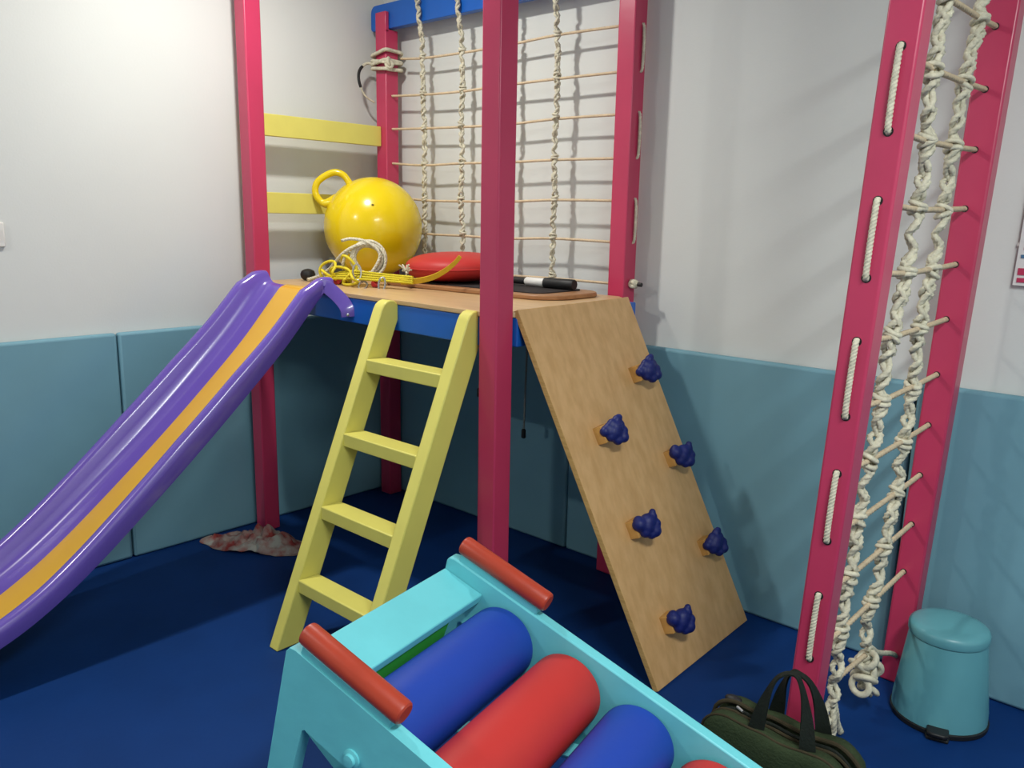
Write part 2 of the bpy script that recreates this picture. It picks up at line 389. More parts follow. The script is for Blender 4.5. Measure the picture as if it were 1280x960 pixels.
slide_part([(-0.086, 0), (-0.04, 0), (0, 0), (0.04, 0), (0.086, 0)], 'bed_stripe', 'orange')
# hooked end tabs behind the hump and foot
for sgn in (-1, 1):
    cp = catmull([(SXC + sgn * q[0], q[1], q[2]) for q in ((0.240, -0.995, 1.200), (0.250, -0.952, 1.230), (0.280, -0.925, 1.205), (0.314, -0.906, 1.168), (0.332, -0.900, 1.140), (0.335, -0.898, 1.112))], 5)
    rg = []
    for i, p in enumerate(cp):
        t = (cp[min(i + 1, len(cp) - 1)] - cp[max(i - 1, 0)]).normalized(); w = Vector((sgn * 0.85, -0.5, 0)); w = (w - t * w.dot(t)).normalized(); n = t.cross(w)
        hh = 0.027
        rg.append([p + w * .012 + n * hh, p + w * .016, p + w * .012 - n * hh, p - w * .012 - n * hh, p - w * .012 + n * hh])
    MB().rings(rg).build('hook', 'purple', sl, bevel=0.003, smooth=True)
    MB().lathe([(0.006, 0), (0.006, .002), (0.002, .003)], cp[-3] + Vector((sgn * .012, -.010, 0)), (sgn * .85, -.5, 0), 12).build('screw', 'metal', sl, smooth=True)
MB().box((SXC - 0.2, -2.60, 0.001), (SXC + 0.2, -2.50, 0.080)).build('foot', 'purple', sl, bevel=0.01, smooth=True)

# ---------------------------------------------------------------- yellow ladder
ld = thing('wooden_ladder', (1.34, -1.43, 0), 'pale yellow wooden ladder with four steps leaning on the platform front', 'ladder')
LT, LB = Vector((0, -0.955, 1.215)), Vector((0, -1.437, 0.0))
ldir = (LT - LB).normalized(); lnor = Vector((0, -ldir.z, ldir.y))   # outward, towards -y
def ladder_rail(xb, xt, w):
    d = 0.085
    f0 = Vector((xb, LB.y, 0.001)); f1 = Vector((xt, LT.y, LT.z))
    back = -lnor * d
    # side profile in the plane of the rail
    prof = []
    b0 = f0 + Vector((0, d / ldir.z * 1.0, 0))
    L = (f1 - f0)
    prof.append(f0); prof.append(f0 + L * 0.965)
    # rounded top
    for k in range(1, 8):
        a = math.pi * k / 8
        c = f0 + L * 0.965 + back * 0.5
        prof.append(c + (-back * 0.5) * math.cos(a) + L.normalized() * (d * 0.5) * math.sin(a) * 1.1)
    prof.append(f0 + L * 0.955 + back)
    e = f0 + Vector((0, d / ldir.z, 0)); prof.append(e)
    MB().prism(prof, (w, 0, 0)).build('rail', 'yellow', ld, bevel=0.004, smooth=True)
RW = 0.052
ladder_rail(1.103, 1.127, RW)
ladder_rail(1.555 - .012, 1.568, RW)
for z in (0.985, 0.728, 0.478, 0.229):
    t = z / LT.z; y = LB.y + (LT.y - LB.y) * t; xl = 1.103 + 0.024 * t + RW; xr = 1.543 + 0.025 * t
    m = MB()
    m.box((xl - .002, y + 0.002, z - 0.036), (xr + .002, y + 0.085, z + 0.012))
    m.build('step', 'yellow', ld, bevel=0.004, smooth=True)

# ---------------------------------------------------------------- climbing ramp
ra = thing('climbing_ramp', (2.2, -0.4, 0), 'varnished plywood climbing ramp with six navy holds leaning on the platform', 'climbing ramp')
A = Vector((1.736, -0.861, 1.212)); B = Vector((1.694, -0.174, 1.212)); Cc = Vector((2.255, -0.718, 0.004)); D = Vector((2.232, -0.055, 0.004))
rn = (Cc - A).cross(B - A).normalized()
if rn.x < 0: rn = -rn
th = 0.02
m = MB(); m.hexa([A - rn * th, B - rn * th, D - rn * th + Vector((0, 0, 0)), Cc - rn * th], [A, B, D, Cc]); 
bd = m.build('board', 'ply', ra, bevel=0.002)
bd.data.materials.append(M_['edge'])
for p in bd.data.polygons:
    if abs(p.normal.dot(rn)) < 0.5: p.material_index = 1
rs = (Cc - A).normalized(); rc = rn.cross(rs).normalized()
if rc.y > 0: rc = -rc      # rc points to the near side
E1 = Vector((0.46, 0.86, -0.21)).normalized(); E2 = Vector((-0.31, 0.14, 0.94)).normalized()
holds = [(1.811, -0.318, 0.937), (1.901, -0.645, 0.781), (1.945, -0.261, 0.629), (2.036, -0.62, 0.474), (2.084, -0.223, 0.308), (2.171, -0.587, 0.164)]
for i, h in enumerate(holds):
    c = Vector(h); c = c - rn * (c - A).dot(rn) - rc * 0.020 + Vector((0.012, 0, 0)); c = c - rn * (c - A).dot(rn)
    bw, bh, bt = 0.029, 0.030, 0.040
    q = [c + rc * a * bw + rs * b * bh for a, b in ((-1, -1), (1, -1), (1, 1), (-1, 1))]
    blk = MB().prism(q, rn * bt).build('hold_block', 'block', ra, bevel=0.002)
    # knobbly resin hold, three-cornered
    m = MB(); top = c + rn * (bt + 0.002) - rc * 0.010
    rnd = random.Random(i * 3 + 1)
    a0 = (0.15, 0.0, -0.1, 0.05, 0.1, -0.05)[i]
    def P(u, v, w, r, sc=(1, 1, 1)):
        uu = u * math.cos(a0) - v * math.sin(a0); vv = u * math.sin(a0) + v * math.cos(a0)
        m.ball(top + E1 * uu + E2 * vv + rn * (w + .004), r, sc, 18)
    P(0, -0.004, 0.006, 0.032); P(0.008, 0.012, 0.010, 0.028)
    if i in (0, 1, 4):
        P(-0.034, -0.008, 0.010, 0.019); P(-0.022, 0.006, 0.013, 0.017); P(-0.008, 0.022, 0.015, 0.017); P(0.012, 0.038, 0.017, 0.016); P(0.020, 0.046, 0.018, 0.013)
        P(0.034, -0.018, 0.012, 0.020); P(0.036, 0.004, 0.012, 0.018); P(0.010, -0.030, 0.012, 0.019); P(-0.014, -0.022, 0.012, 0.019); P(0.026, 0.024, 0.012, 0.017)
    else:
        P(-0.028, 0.000, 0.011, 0.026); P(-0.030, 0.012, 0.012, 0.018); P(-0.010, -0.024, 0.012, 0.021); P(0.028, -0.018, 0.013, 0.023); P(0.036, 0.006, 0.013, 0.019)
        P(0.026, 0.028, 0.016, 0.016); P(0.026, 0.044, 0.018, 0.012); P(0.012, -0.030, 0.012, 0.018); P(-0.004, 0.012, 0.012, 0.020)
    h = m.build('climbing_hold', 'hold', blk, smooth=True, angle=180)
    rm = h.modifiers.new('remesh', 'REMESH'); rm.mode = 'VOXEL'; rm.voxel_size = 0.0035; rm.use_smooth_shade = True
    dm = h.modifiers.new('smooth', 'SMOOTH'); dm.iterations = 6
    # bolt recess
    MB().lathe([(0.009, -.01), (0.009, 0.002), (0.005, 0.002), (0.005, -.01)], top + rn * 0.037, rn, 16).build('bolt', 'black', blk, smooth=True)

# ---------------------------------------------------------------- rope ladder frame (right)
lf = thing('rope_ladder_stand', (2.77, -0.47, 0), 'pair of tall crimson posts near the bin holding the rope ladder', 'post frame')
def lean_post(x0, x1, xt0, xt1, y0, y1, zt):
    MB().hexa([(x0, y0, .001), (x1, y0, .001), (x1, y1, .001), (x0, y1, .001)], [(xt0, y0, zt), (xt1, y0, zt), (xt1, y1, zt), (xt0, y1, zt)]).build('post', 'pink', lf, bevel=0.007, smooth=True, bseg=3)
ZT = 2.7
lean_post(2.720, 2.791, 2.844, 2.926, -0.848, -0.775, ZT)
lean_post(2.744, 2.822, 2.832, 2.928, -0.115, -0.045, ZT)
MB().box((2.85, -0.77, 2.58), (2.91, -0.12, 2.66)).build('top_beam', 'blue', lf, bevel=0.004)

rl = thing('rope_ladder', (2.78, -0.45, 0.05), 'cream rope ladder with knotted uprights strung between the two tall posts', 'rope ladder')
def nx(z): return 2.765 + 0.042 * z
RZ = [2.222, 2.055, 1.887, 1.7205, 1.553, 1.3895, 1.224, 1.052, 0.8905, 0.7255, 0.5595, 0.394, 0.235]
s1 = [(2.62, -0.57), (2.2, -0.575), (2.021, -0.583), (1.869, -0.597), (1.714, -0.56), (1.545, -0.545), (1.377, -0.559), (1.22, -0.592), (1.059, -0.601), (0.887, -0.62), (0.739, -0.632), (0.586, -0.632), (0.457, -0.642), (0.224, -0.623), (0.144, -0.619)]
s2 = [(2.62, -0.27), (2.2, -0.275), (2.056, -0.279), (1.879, -0.323), (1.713, -0.337), (1.543, -0.315), (1.387, -0.34), (1.221, -0.362), (1.055, -0.329), (0.901, -0.348), (0.725, -0.337), (0.606, -0.367), (0.466, -0.376), (0.364, -0.411), (0.24, -0.385)]
def at(s, z):
    s = sorted(s)
    for (a, ya), (b, yb) in zip(s, s[1:]):
        if a <= z <= b: return ya + (yb - ya) * (z - a) / (b - a)
    return s[0][1]
for i, z in enumerate(RZ[:-1]):
    y1, y2 = at(s1, z), at(s2, z)
    dz = 0.0
    twisted(MB(), [(nx(z), -0.776, z), (nx(z), y1, z - 0.008 + dz * .5), (nx(z), (y1 + y2) / 2, z - 0.006 + dz), (nx(z), y2, z - .004), (nx(z), -0.114, z + 0.003)], 0.0082, 0.055, 0.009).build('rung_rope', 'rung', rl, smooth=True, angle=180)
    # peg hole lip on the far post
    MB().lathe([(0.010, 0), (0.010, 0.0015), (0.004, .0015)], (nx(z), -0.1152, z + .003), (0, -1, 0), 16).build('hole', 'black', rl)
for k, s in enumerate((s1, s2)):
    pts = [(nx(z), y, z) for z, y in s]
    knotted_strand(MB(), pts, 0.0088, 0.0105, 0.085, [(nx(z), at(s, z), z - .006) for z in RZ[:-1]], 20 + k).build('knotted_upright', 'rope', rl, smooth=True, angle=180)
twisted(MB(), [(nx(.235), -0.60, .222), (nx(.235), -0.50, .215), (nx(.235), -0.385, .205)], 0.0082, 0.055, 0.009).build('rung_rope', 'rung', rl, smooth=True, angle=180)
# stitches on the near post
for z1, z0 in ((1.887, 1.7205), (1.553, 1.3895), (1.224, 1.052), (0.8905, 0.7255), (0.5595, 0.394)):
    y = -0.848; xc = lambda z: 2.762 + 0.046 * z
    twisted(MB(), [(xc(z1), y + .004, z1 + .008), (xc(z1), y - .006, z1 + .001), (xc((z1 + z0) / 2), y - .009, (z1 + z0) / 2), (xc(z0), y - .006, z0 - .001), (xc(z0), y + .004, z0 - .008)], 0.0078, 0.028, 0.004).build('rope_stitch', 'rope', rl, smooth=True, angle=180)
    for zz in (z1 + .006, z0 - .008):
        MB().lathe([(0.0115, 0), (0.0115, 0.0012), (0.003, .0012)], (xc(zz), y + 0.0002, zz), (0, -1, 0), 18).build('hole', 'black', rl)
# lower end of the near upright: untwisted net tail
m = MB(); c = Vector((2.771, -0.619, 0.15))
for pts in ([(0, 0, .02), (-.008, -.03, -.03), (-.006, -.055, -.08), (.0, -.06, -.11)], [(0, 0, .02), (.006, .02, -.04), (.0, .055, -.09), (.004, .085, -.135)], [(0, 0, .0), (.012, -.01, -.05), (.01, .0, -.1), (.006, -.03, -.13)],
            [(0, -.04, -.06), (0.004, 0.0, -.045), (.002, .04, -.07)], [(0, -.05, -.09), (.004, -.01, -.10), (.0, .03, -.06)], [(-.006, 0, 0), (-.012, -.04, -.06), (-.01, -.02, -.12)]):
    twisted(m, [c + Vector(p) for p in pts], 0.0105, 0.055, 0.007)
m.build('rope_tail', 'rope', rl, smooth=True, angle=180)
# bundled knot at the lower end of the far upright
m = MB(); c = Vector((2.774, -0.372, 0.135)); rnd = random.Random(5)
for k in range(11):
    ax = Vector((rnd.uniform(-1, 1), rnd.uniform(-1, 1), rnd.uniform(-1, 1))).normalized(); a = Vector((0.3, 0.9, .1)); u = (a - ax * a.dot(ax)).normalized(); v = ax.cross(u)
    cc = c + Vector((rnd.uniform(-.015, .015), rnd.uniform(-.03, .03), -.045 + .010 * k))
    m.tube([cc + (u * math.cos(t) + v * math.sin(t)) * rnd.uniform(.021, .03) for t in [0]] and [cc + (u * math.cos(t) + v * math.sin(t)) * 0.027 for t in [2 * math.pi * j / 20 for j in range(20)]], 0.0105, 10, trilobe, closed=True)
twisted(m, [c + Vector((0, -.01, -.03)), c + Vector((0, .03, -.06)), c + Vector((.004, .07, -.10))], 0.010, 0.05, 0.007)
twisted(m, [c + Vector((0, 0, .08)), c + Vector((0, .03, .08)), c + Vector((.004, .10, .035)), c + Vector((.012, .20, -.005)), c + Vector((.014, .258, -.035))], 0.009, 0.05, 0.007)
m.build('bundle_knot', 'rope', rl, smooth=True, angle=180)

# ---------------------------------------------------------------- roller bench (foreground)
O = Vector((2.24857, -2.06650, 0.7)); BU = Vector((0.91961, 0.17625, -0.35108)); BV = Vector((-0.18824, 0.98212, 0)); BW = Vector((0.34481, 0.06609, 0.93634))
def b(u, v, w): return O + BU * u + BV * v + BW * w
def bz(u, z): return (z - O.z - u * BU.z) / BW.z     # w at which local u reaches height z
rb = thing('roller_bench', (2.75, -1.7, 0), 'sloping cyan wooden roller bench with blue and red padded rollers in the foreground', 'roller bench')
WID = 0.55; TH = 0.03
def panel(v0):
    # outline in (u, w)
    L_ = 1.30
    ul = 0.0
    def leg_u(uw, w): return uw
    # end leg goes along direction (.037,-.3) per (u,w)
    wf = None
    w = -0.5
    for _ in range(40):
        u = -0.12 * w; w = bz(u, 0.002)
    wl = w; ul = -0.12 * w
    w2 = -0.6
    for _ in range(40):
        u = 0.085 - 0.09 * (w2 + .145); w2 = bz(u, 0.002)
    u2 = 0.085 - 0.09 * (w2 + .145)
    out = [(0.020, 0.0)]
    out += [(0.006, -0.004), (0.0, -0.016)]
    out += [(ul, wl), (u2, w2), (0.0925, -0.235), (0.088, -0.152), (0.094, -0.145)]
    # lower edge of rail, then front leg
    fu = 0.95
    w3 = -0.3
    out += [(fu, -0.145)]
    for k in range(40):
        u = fu + .02; w3 = bz(u, 0.002)
    out += [(fu + .02 - .0, w3)]
    u4 = fu + .12; out += [(u4, bz(u4, 0.002)), (u4, -0.145), (L_ - .02, -0.145), (L_, -.125), (L_, -.02), (L_ - .02, 0.0)]
    pts = [b(u, v0, w) for u, w in out]
    mb = MB()
    n = len(pts); a = [mb.bm.verts.new(p) for p in pts]; c = [mb.bm.verts.new(p + BV * TH) for p in pts]
    f1 = mb.bm.faces.new(a); f2 = mb.bm.faces.new(list(reversed(c)))
    for i in range(n):
        j = (i + 1) % n; mb.bm.faces.new((a[i], c[i], c[j], a[j]))
    bmesh.ops.triangulate(mb.bm, faces=[f1, f2])
    return mb.build('side_panel', 'cyan', rb, bevel=0.004, smooth=True, angle=30)
panel(0.0); panel(WID - TH)
def bbox(u0, u1, v0, v1, w0, w1, name, mt, bev=0.003):
    q = [b(u0, v0, w0), b(u1, v0, w0), b(u1, v1, w0), b(u0, v1, w0)]
    return MB().prism(q, BW * (w1 - w0)).build(name, mt, rb, bevel=bev, smooth=True)
bbox(0.004, 0.122, TH, WID - TH, -0.062, -0.038, 'cross_plank', 'cyan')
bbox(0.104, 0.118, TH, WID - TH - .115, -0.16, -0.064, 'green_panel', 'green')
for v0 in (0.004, WID - TH + .004):
    blk = bbox(0.030, 0.262, v0, v0 + 0.022, -0.002, 0.018, 'handle_block', 'cyan', 0.003)
    r = 0.0235; c0 = b(0.022, v0 + .013, 0.018 + r * .85); 
    MB().lathe([(r * .80, 0), (r * .95, 0.003), (r, 0.008), (r, 0.245), (r * .95, 0.250), (r * .80, 0.253)], c0, BU, 28).build('handle_rod', 'redwood', rb, smooth=True)
cols = ['rblue', 'rred', 'rblue', 'rred', 'rblue']
for i, u in enumerate((0.215, 0.402, 0.590, 0.777, 0.964)):
    r = 0.0865; L = WID - 2 * TH - 0.012
    MB().lathe([(0.012, -.006), (0.012, 0.0), (r * .9, 0.0), (r * .965, 0.002), (r * .99, 0.006), (r, 0.014), (r, L - .014), (r * .99, L - .006), (r * .965, L - .002), (r * .9, L), (0.012, L), (0.012, L + .006)], b(u, TH + .006, -0.108), BV, 64).build('padded_roller', cols[i], rb, smooth=True, angle=60)
# bolts on the outer side and lower brace
for (u, w) in ((0.212, -0.115), (0.59, -0.115), (0.96, -0.115)):
    for v0, sg in ((0, -1), (WID, 1)):
        MB().lathe([(0.019, 0), (0.019, 0.004), (0.013, 0.006), (0.012, 0.012), (0.005, 0.013)], b(u, v0, w), BV * sg, 16).build('bolt', 'cyan', rb, smooth=True)
bbox(0.07, 0.11, TH, WID - TH, -0.52, -0.42, 'stretcher', 'cyan')
q0 = b(0.20, WID - TH, -0.20)
m = MB().tube([b(0.10, WID - TH - .02, -0.45), b(0.60, WID - TH - .02, -0.16)], 0.022, 4); m.build('brace', 'cyan', rb, bevel=0.003)

# ---------------------------------------------------------------- things on the platform
bl = thing('hopper_ball', (0.288, -0.306, DZ), 'big glossy yellow hopper ball with a loop handle on the platform', 'ball')
bc = Vector((0.288, -0.306, 1.446))
MB().ball(bc, 0.2345, (1, 1, 1.01), 56).build('ball_body', 'ball', bl, smooth=True, angle=180)
hp = catmull([(0.190, -0.445, 1.570), (0.150, -0.490, 1.555), (0.120, -0.515, 1.600), (0.127, -0.505, 1.655), (0.165, -0.452, 1.697), (0.200, -0.415, 1.690), (0.222, -0.390, 1.648), (0.245, -0.365, 1.60)], 8)
MB().tube(hp, [0.024 + (0.016 * max(0, 1 - i / 10)) + (0.016 * max(0, 1 - (len(hp) - 1 - i) / 10)) - .008 for i in range(len(hp))], 14).build('handle', 'ball', bl, smooth=True, angle=180)
MB().ball(bc + Vector((0.165, -0.132, 0.105)) , 0.006, (1, 1, .5), 10).build('valve', 'black', bl, smooth=True)

# balance board with dark mat
bo = thing('balance_board', (1.08, -0.30, DZ), 'long brown-rimmed board with dark grip top lying on the platform', 'board')
def rounded(cx, cy, hx, hy, r, z, ang, n=6):
    pts = []
    for (sx, sy, a0) in ((1, 1, 0), (-1, 1, 90), (-1, -1, 180), (1, -1, 270)):
        for k in range(n + 1):
            a = math.radians(a0 + 90 * k / n); pts.append((sx * (hx - r) + r * math.cos(a), sy * (hy - r) + r * math.sin(a)))
    ca, sa = math.cos(ang), math.sin(ang)
    return [(cx + x * ca - y * sa, cy + x * sa + y * ca, z) for x, y in pts]
MB().prism(rounded(1.08, -0.335, 0.50, 0.185, 0.12, DZ + .001, 0.02), (0, 0, 0.018)).build('board', 'rim', bo, bevel=0.004, smooth=True)
MB().prism(rounded(1.045, -0.325, 0.44, 0.150, 0.06, DZ + .019, 0.02), (0, 0, 0.004)).build('grip_mat', 'mat_', bo)

# red cushion
cu = thing('red_disc_cushion', (0.83, -0.31, DZ), 'flat round red vinyl disc cushion lying beside the yellow ball', 'cushion')
prof = []
rr, hh = 0.215, 0.125
for k in range(21):
    a = -math.pi / 2 + math.pi * k / 20
    ca = math.cos(a); sa = math.sin(a)
    prof.append((rr * (abs(ca) ** 0.75), hh / 2 + hh / 2 * (abs(sa) ** 0.85) * (1 if sa > 0 else -1)))
MB().lathe(prof, (0.868, -0.315, DZ + .024), (0.0, -0.03, 1), 48).build('disc', 'rred', cu, smooth=True, angle=180)
sm = [(0.868 + rr * 1.0 * math.cos(t), -0.315 + rr * 1.0 * math.sin(t), DZ + .024 + hh / 2 - .03 * 0 + 0.03 * rr * math.sin(t)) for t in [2 * math.pi * j / 60 for j in range(60)]]
MB().tube(sm, 0.004, 8, closed=True).build('seam_piping', 'rred', cu, smooth=True)

# pump / baton
pu = thing('hand_pump', (1.33, -0.25, DZ), 'black and white cylindrical hand pump lying on the board', 'pump')
px0 = Vector((1.02, -0.262, DZ + 0.044)); pd = Vector((1, 0.03, 0.0)).normalized()
MB().lathe([(0.008, 0), (0.014, 0.002), (0.014, 0.218), (0.008, .22)], px0, pd, 20).build('pump_handle', 'black', pu, smooth=True)
MB().lathe([(0.014, 0.215), (0.0175, 0.22), (0.0175, 0.315), (0.014, .32)], px0, pd, 20).build('pump_sleeve', 'white', pu, smooth=True)
MB().lathe([(0.012, 0.315), (0.021, 0.318), (0.0215, 0.40), (0.0215, 0.462), (0.019, .466), (0.006, .466)], px0, pd, 24).build('pump_barrel', 'black', pu, smooth=True)

# tangled gear in front of the ball
m = MB()
cc = Vector((0.625, -0.60, 1.318)); vn = Vector((0.74, -0.66, 0.05)).normalized(); u = Vector((0.66, 0.74, 0)).normalized(); v = vn.cross(u)
if v.z < 0: v = -v
pts = []
for k in range(0, 120):
    t = k / 120 * 2 * math.pi * 6.7; rr_ = 0.067 + 0.009 * math.sin(t * 0.73)
    pts.append(cc + u * math.cos(t) * rr_ + v * math.sin(t) * rr_ * 0.98 + vn * (0.012 * math.sin(t * .37)) + Vector((0, 0, 0.004 * math.sin(t * 1.3))))
pts += [cc + u * -.08 + v * .03, cc + u * -.11 + v * -.02, Vector((0.50, -0.64, 1.245)), Vector((0.47, -0.67, 1.225))]
twisted(m, pts, 0.0072, 0.04, 0.009, 3)
twisted(m, [cc + u * 0.02 + v * .07, cc + u * -.05 + v * .055 + vn * .02, cc + u * -0.11 + v * 0.02, (0.43, -0.66, 1.27), (0.37, -0.68, 1.232), (0.31, -0.70, 1.213)], 0.0085, 0.04, 0.009, 6)
twisted(m, [cc + u * -0.115 + v * .075, cc + u * -.07 + v * .085, cc + u * 0.0 + v * .07 + vn * .015, cc + u * .05 + v * .02 + vn * .02, cc + u * .02 + v * -.05 + vn * .02, cc + u * -.03 + v * -.10 + vn * .01], 0.0075, 0.04, 0.009, 6)
tag(m.build('coiled_rope', 'rope', smooth=True, angle=180), 'cream rope coiled upright in front of the yellow ball', 'rope')
m = MB()
y0 = -0.70
for (cx, cz, rx, rz, ph) in ((0.47, 1.262, .055, .045, 0), (0.53, 1.250, .075, .035, 1), (0.56, 1.275, .05, .06, 2), (0.45, 1.24, .06, .028, 3), (0.60, 1.240, .09, .026, 4)):
    pts = [(cx + rx * math.cos(t) * .9, y0 + .025 * math.sin(t * 1.5 + ph) - rx * math.cos(t) * .25 + .02 * (ph % 3), cz - .004 + rz * math.sin(t)) for t in [2 * math.pi * k / 14 for k in range(14)]]
    m.tube(catmull(pts, 4, True), 0.0065, 8, trilobe, closed=True)
for k in range(4):
    m_ = [(0.42 + .01 * k, -0.72 + .015 * k, 1.222 + .006 * k), (0.58, -0.70 + .012 * k, 1.235 + .010 * k), (0.75, -0.655 + .01 * k, 1.236 + .008 * k), (0.93, -0.61, 1.234 + .008 * k)]
    twisted(m, m_, 0.0062, 0.03, 0.009, 6)
tag(m.build('tangled_rope', 'yrope', smooth=True, angle=180), 'tangled bright yellow rope loops at the platform edge below the cream coil', 'rope')
# mustard strap curving up onto the cushion
sp = catmull([(0.86, -0.62, 1.236), (0.94, -0.60, 1.243), (1.02, -0.585, 1.262), (1.08, -0.57, 1.292), (1.125, -0.56, 1.325), (1.150, -0.555, 1.352)], 6)
ring = []
for i, p in enumerate(sp):
    t = (sp[min(i + 1, len(sp) - 1)] - sp[max(i - 1, 0)]).normalized(); w = Vector((0, 1, 0)); nn = t.cross(w).normalized()
    w = (w * 0.45 + nn * -0.9).normalized(); n2 = t.cross(w).normalized()
    hw = 0.0135 - 0.006 * i / len(sp)
    ring.append([p + w * hw + n2 * .003, p + w * hw - n2 * .003, p - w * hw - n2 * .003, p - w * hw + n2 * .003])
tag(MB().rings(ring).build('strap', 'strap', smooth=True, bevel=0.001), 'mustard webbing strap end curving up in front of the red cushion', 'strap')
# carabiners
def carabiner(c, ax, s, label):
    c = Vector(c); ax = Vector(ax).normalized(); a = Vector((0, 0, 1)); uu = (a - ax * a.dot(ax)).normalized(); vv = ax.cross(uu)
    t_ = thing('carabiner', (c.x, c.y, DZ), label, 'carabiner', 'steel snap hooks')
    pts = [c + uu * math.cos(t) * s * 1.0 + vv * math.sin(t) * s * .5 for t in [2 * math.pi * k / 20 for k in range(20)]]
    MB().tube(pts[2:20], 0.0042, 8).build('hook', 'metal', t_, smooth=True)
    MB().tube([pts[19], pts[0], pts[1], pts[2]], 0.0034, 8).build('gate', 'metal', t_, smooth=True)
carabiner((0.655, -0.685, 1.265), (0.8, -.5, .1), 0.034, 'steel snap hook standing up under the cream rope coil')
carabiner((0.70, -0.69, 1.212), (0.3, -.3, 1), 0.036, 'steel snap hook lying flat on the platform edge near the yellow rope')
carabiner((0.79, -0.66, 1.222), (0.5, -.9, .3), 0.030, 'steel snap hook lying beside the end of the mustard strap')
# tassel of frayed rope
m = MB(); rnd = random.Random(3)
for k in range(16):
    c = Vector((0.83, -0.56, 1.262)); e = c + Vector((rnd.uniform(-.04, .04), rnd.uniform(-.03, .02), rnd.uniform(.0, .045)))
    m.tube(catmull([c - Vector((.02, 0, .02)), c, (c + e) / 2 + Vector((0, 0, .008)), e], 3), 0.0035, 6)
tag(m.build('rope_tassel', 'rope', smooth=True), 'small frayed cream rope end on top of the yellow rope', 'rope end')
for (c, r, lab) in (((0.50, -0.675, 1.224), 0.021, 'red plastic ring caught inside the yellow rope loops'), ((0.72, -0.64, 1.219), 0.016, 'small red plastic ring below the cream coil')):
    m = MB().lathe([(r * .5, -.012), (r, -.010), (r * 1.15, 0), (r, .010), (r * .5, .012)], c, (.7, -.7, .2), 20)
    tag(m.build('plastic_ring', 'redbit', smooth=True), lab, 'ring')
m = MB().lathe([(0.006, 0), (0.022, .004), (0.032, .016), (0.034, .03), (.028, .045), (.014, .052), (0.004, .054)], (0.26, -0.665, DZ + .001), (0, 0, 1), 24)
tag(m.build('black_knob', 'black', smooth=True), 'small dark rounded grip at the top of the slide', 'grip')

# ---------------------------------------------------------------- rag
m = MB(); N1, N2 = 56, 34; g = []
for i in range(N1):
    row = []
    for j in range(N2):
        a = i / (N1 - 1) * 2 - 1; c = j / (N2 - 1) * 2 - 1
        # square to disc-like irregular patch
        x = 0.27 * a * math.sqrt(1 - c * c / 2.4); y = 0.105 * c * math.sqrt(1 - a * a / 2.2)
        rad = min(1, math.sqrt(a * a * .8 + c * c * .8))
        nz = noise.noise(Vector((x * 16, y * 22, 1.7))); nz2 = noise.noise(Vector((x * 38, y * 40, 4.1)))
        h = 0.006 + max(0, 1 - rad ** 2.2) * (0.050 + 0.045 * math.exp(-((x - .07) / .09) ** 2)) * (0.55 + 0.8 * abs(nz) + 0.35 * nz2)
        dx = 0.022 * noise.noise(Vector((y * 20, x * 9, 9))); dy = 0.02 * noise.noise(Vector((x * 15, 3, y * 9)))
        ca, sa = math.cos(0.55), math.sin(0.55)
        X = x + dx; Y = y + dy
        row.append(m.bm.verts.new((0.255 + X * ca - Y * sa, -0.985 + X * sa + Y * ca, max(h, 0.004))))
    g.append(row)
for i in range(N1 - 1):
    for j in range(N2 - 1): m.bm.faces.new((g[i][j], g[i + 1][j], g[i + 1][j + 1], g[i][j + 1]))
rag = m.build('crumpled_cloth', 'cloth', smooth=True, angle=180)
sd = rag.modifiers.new('thick', 'SOLIDIFY'); sd.thickness = 0.003
tag(rag, 'crumpled red and white cloth on the floor by the left front post', 'cloth')

# ---------------------------------------------------------------- pedal bin
bn = thing('pedal_bin', (2.955, -0.205, 0), 'small teal metal pedal bin standing behind the rope ladder post', 'bin')
c = (2.955, -0.205, 0)
MB().lathe([(0.130, 0.001), (0.139, 0.003), (0.140, 0.016), (0.134, 0.020)], c, (0, 0, 1), 56).build('base_ring', 'black', bn, smooth=True)
MB().lathe([(0.12, 0.018), (0.1355, 0.019), (0.1345, 0.05), (0.1095, 0.268), (0.109, 0.272), (0.10, .272)], c, (0, 0, 1), 56).build('bin_body', 'bin', bn, smooth=True, angle=40)
MB().lathe([(0.104, 0.274), (0.112, 0.275), (0.1135, 0.280), (0.1135, 0.296), (0.111, 0.304), (0.104, 0.310), (0.085, 0.315), (0.05, 0.319), (0.0, 0.320)], c, (0, 0, 1), 56).build('lid', 'bin', bn, smooth=True, angle=50)
pd_ = Vector((0.25, -0.97, 0)).normalized(); side = Vector((-pd_.y, pd_.x, 0)); p0 = Vector((2.955, -0.205, 0)) + pd_ * 0.13
q = [p0 - side * .030, p0 + side * .030, p0 + side * .030 + pd_ * .038, p0 + side * .018 + pd_ * .048, p0 - side * .018 + pd_ * .048, p0 - side * .030 + pd_ * .038]
MB().prism([x + Vector((0, 0, .022)) for x in q], (0, 0, .012)).build('pedal', 'black', bn, bevel=0.004, smooth=True)
q = [p0 - side * .034, p0 + side * .034, p0 + side * .030 + pd_ * .030, p0 - side * .030 + pd_ * .030]
MB().prism([x + Vector((0, 0, .001)) for x in q], (0, 0, .010)).build('pedal_base', 'black', bn, bevel=0.003, smooth=True)

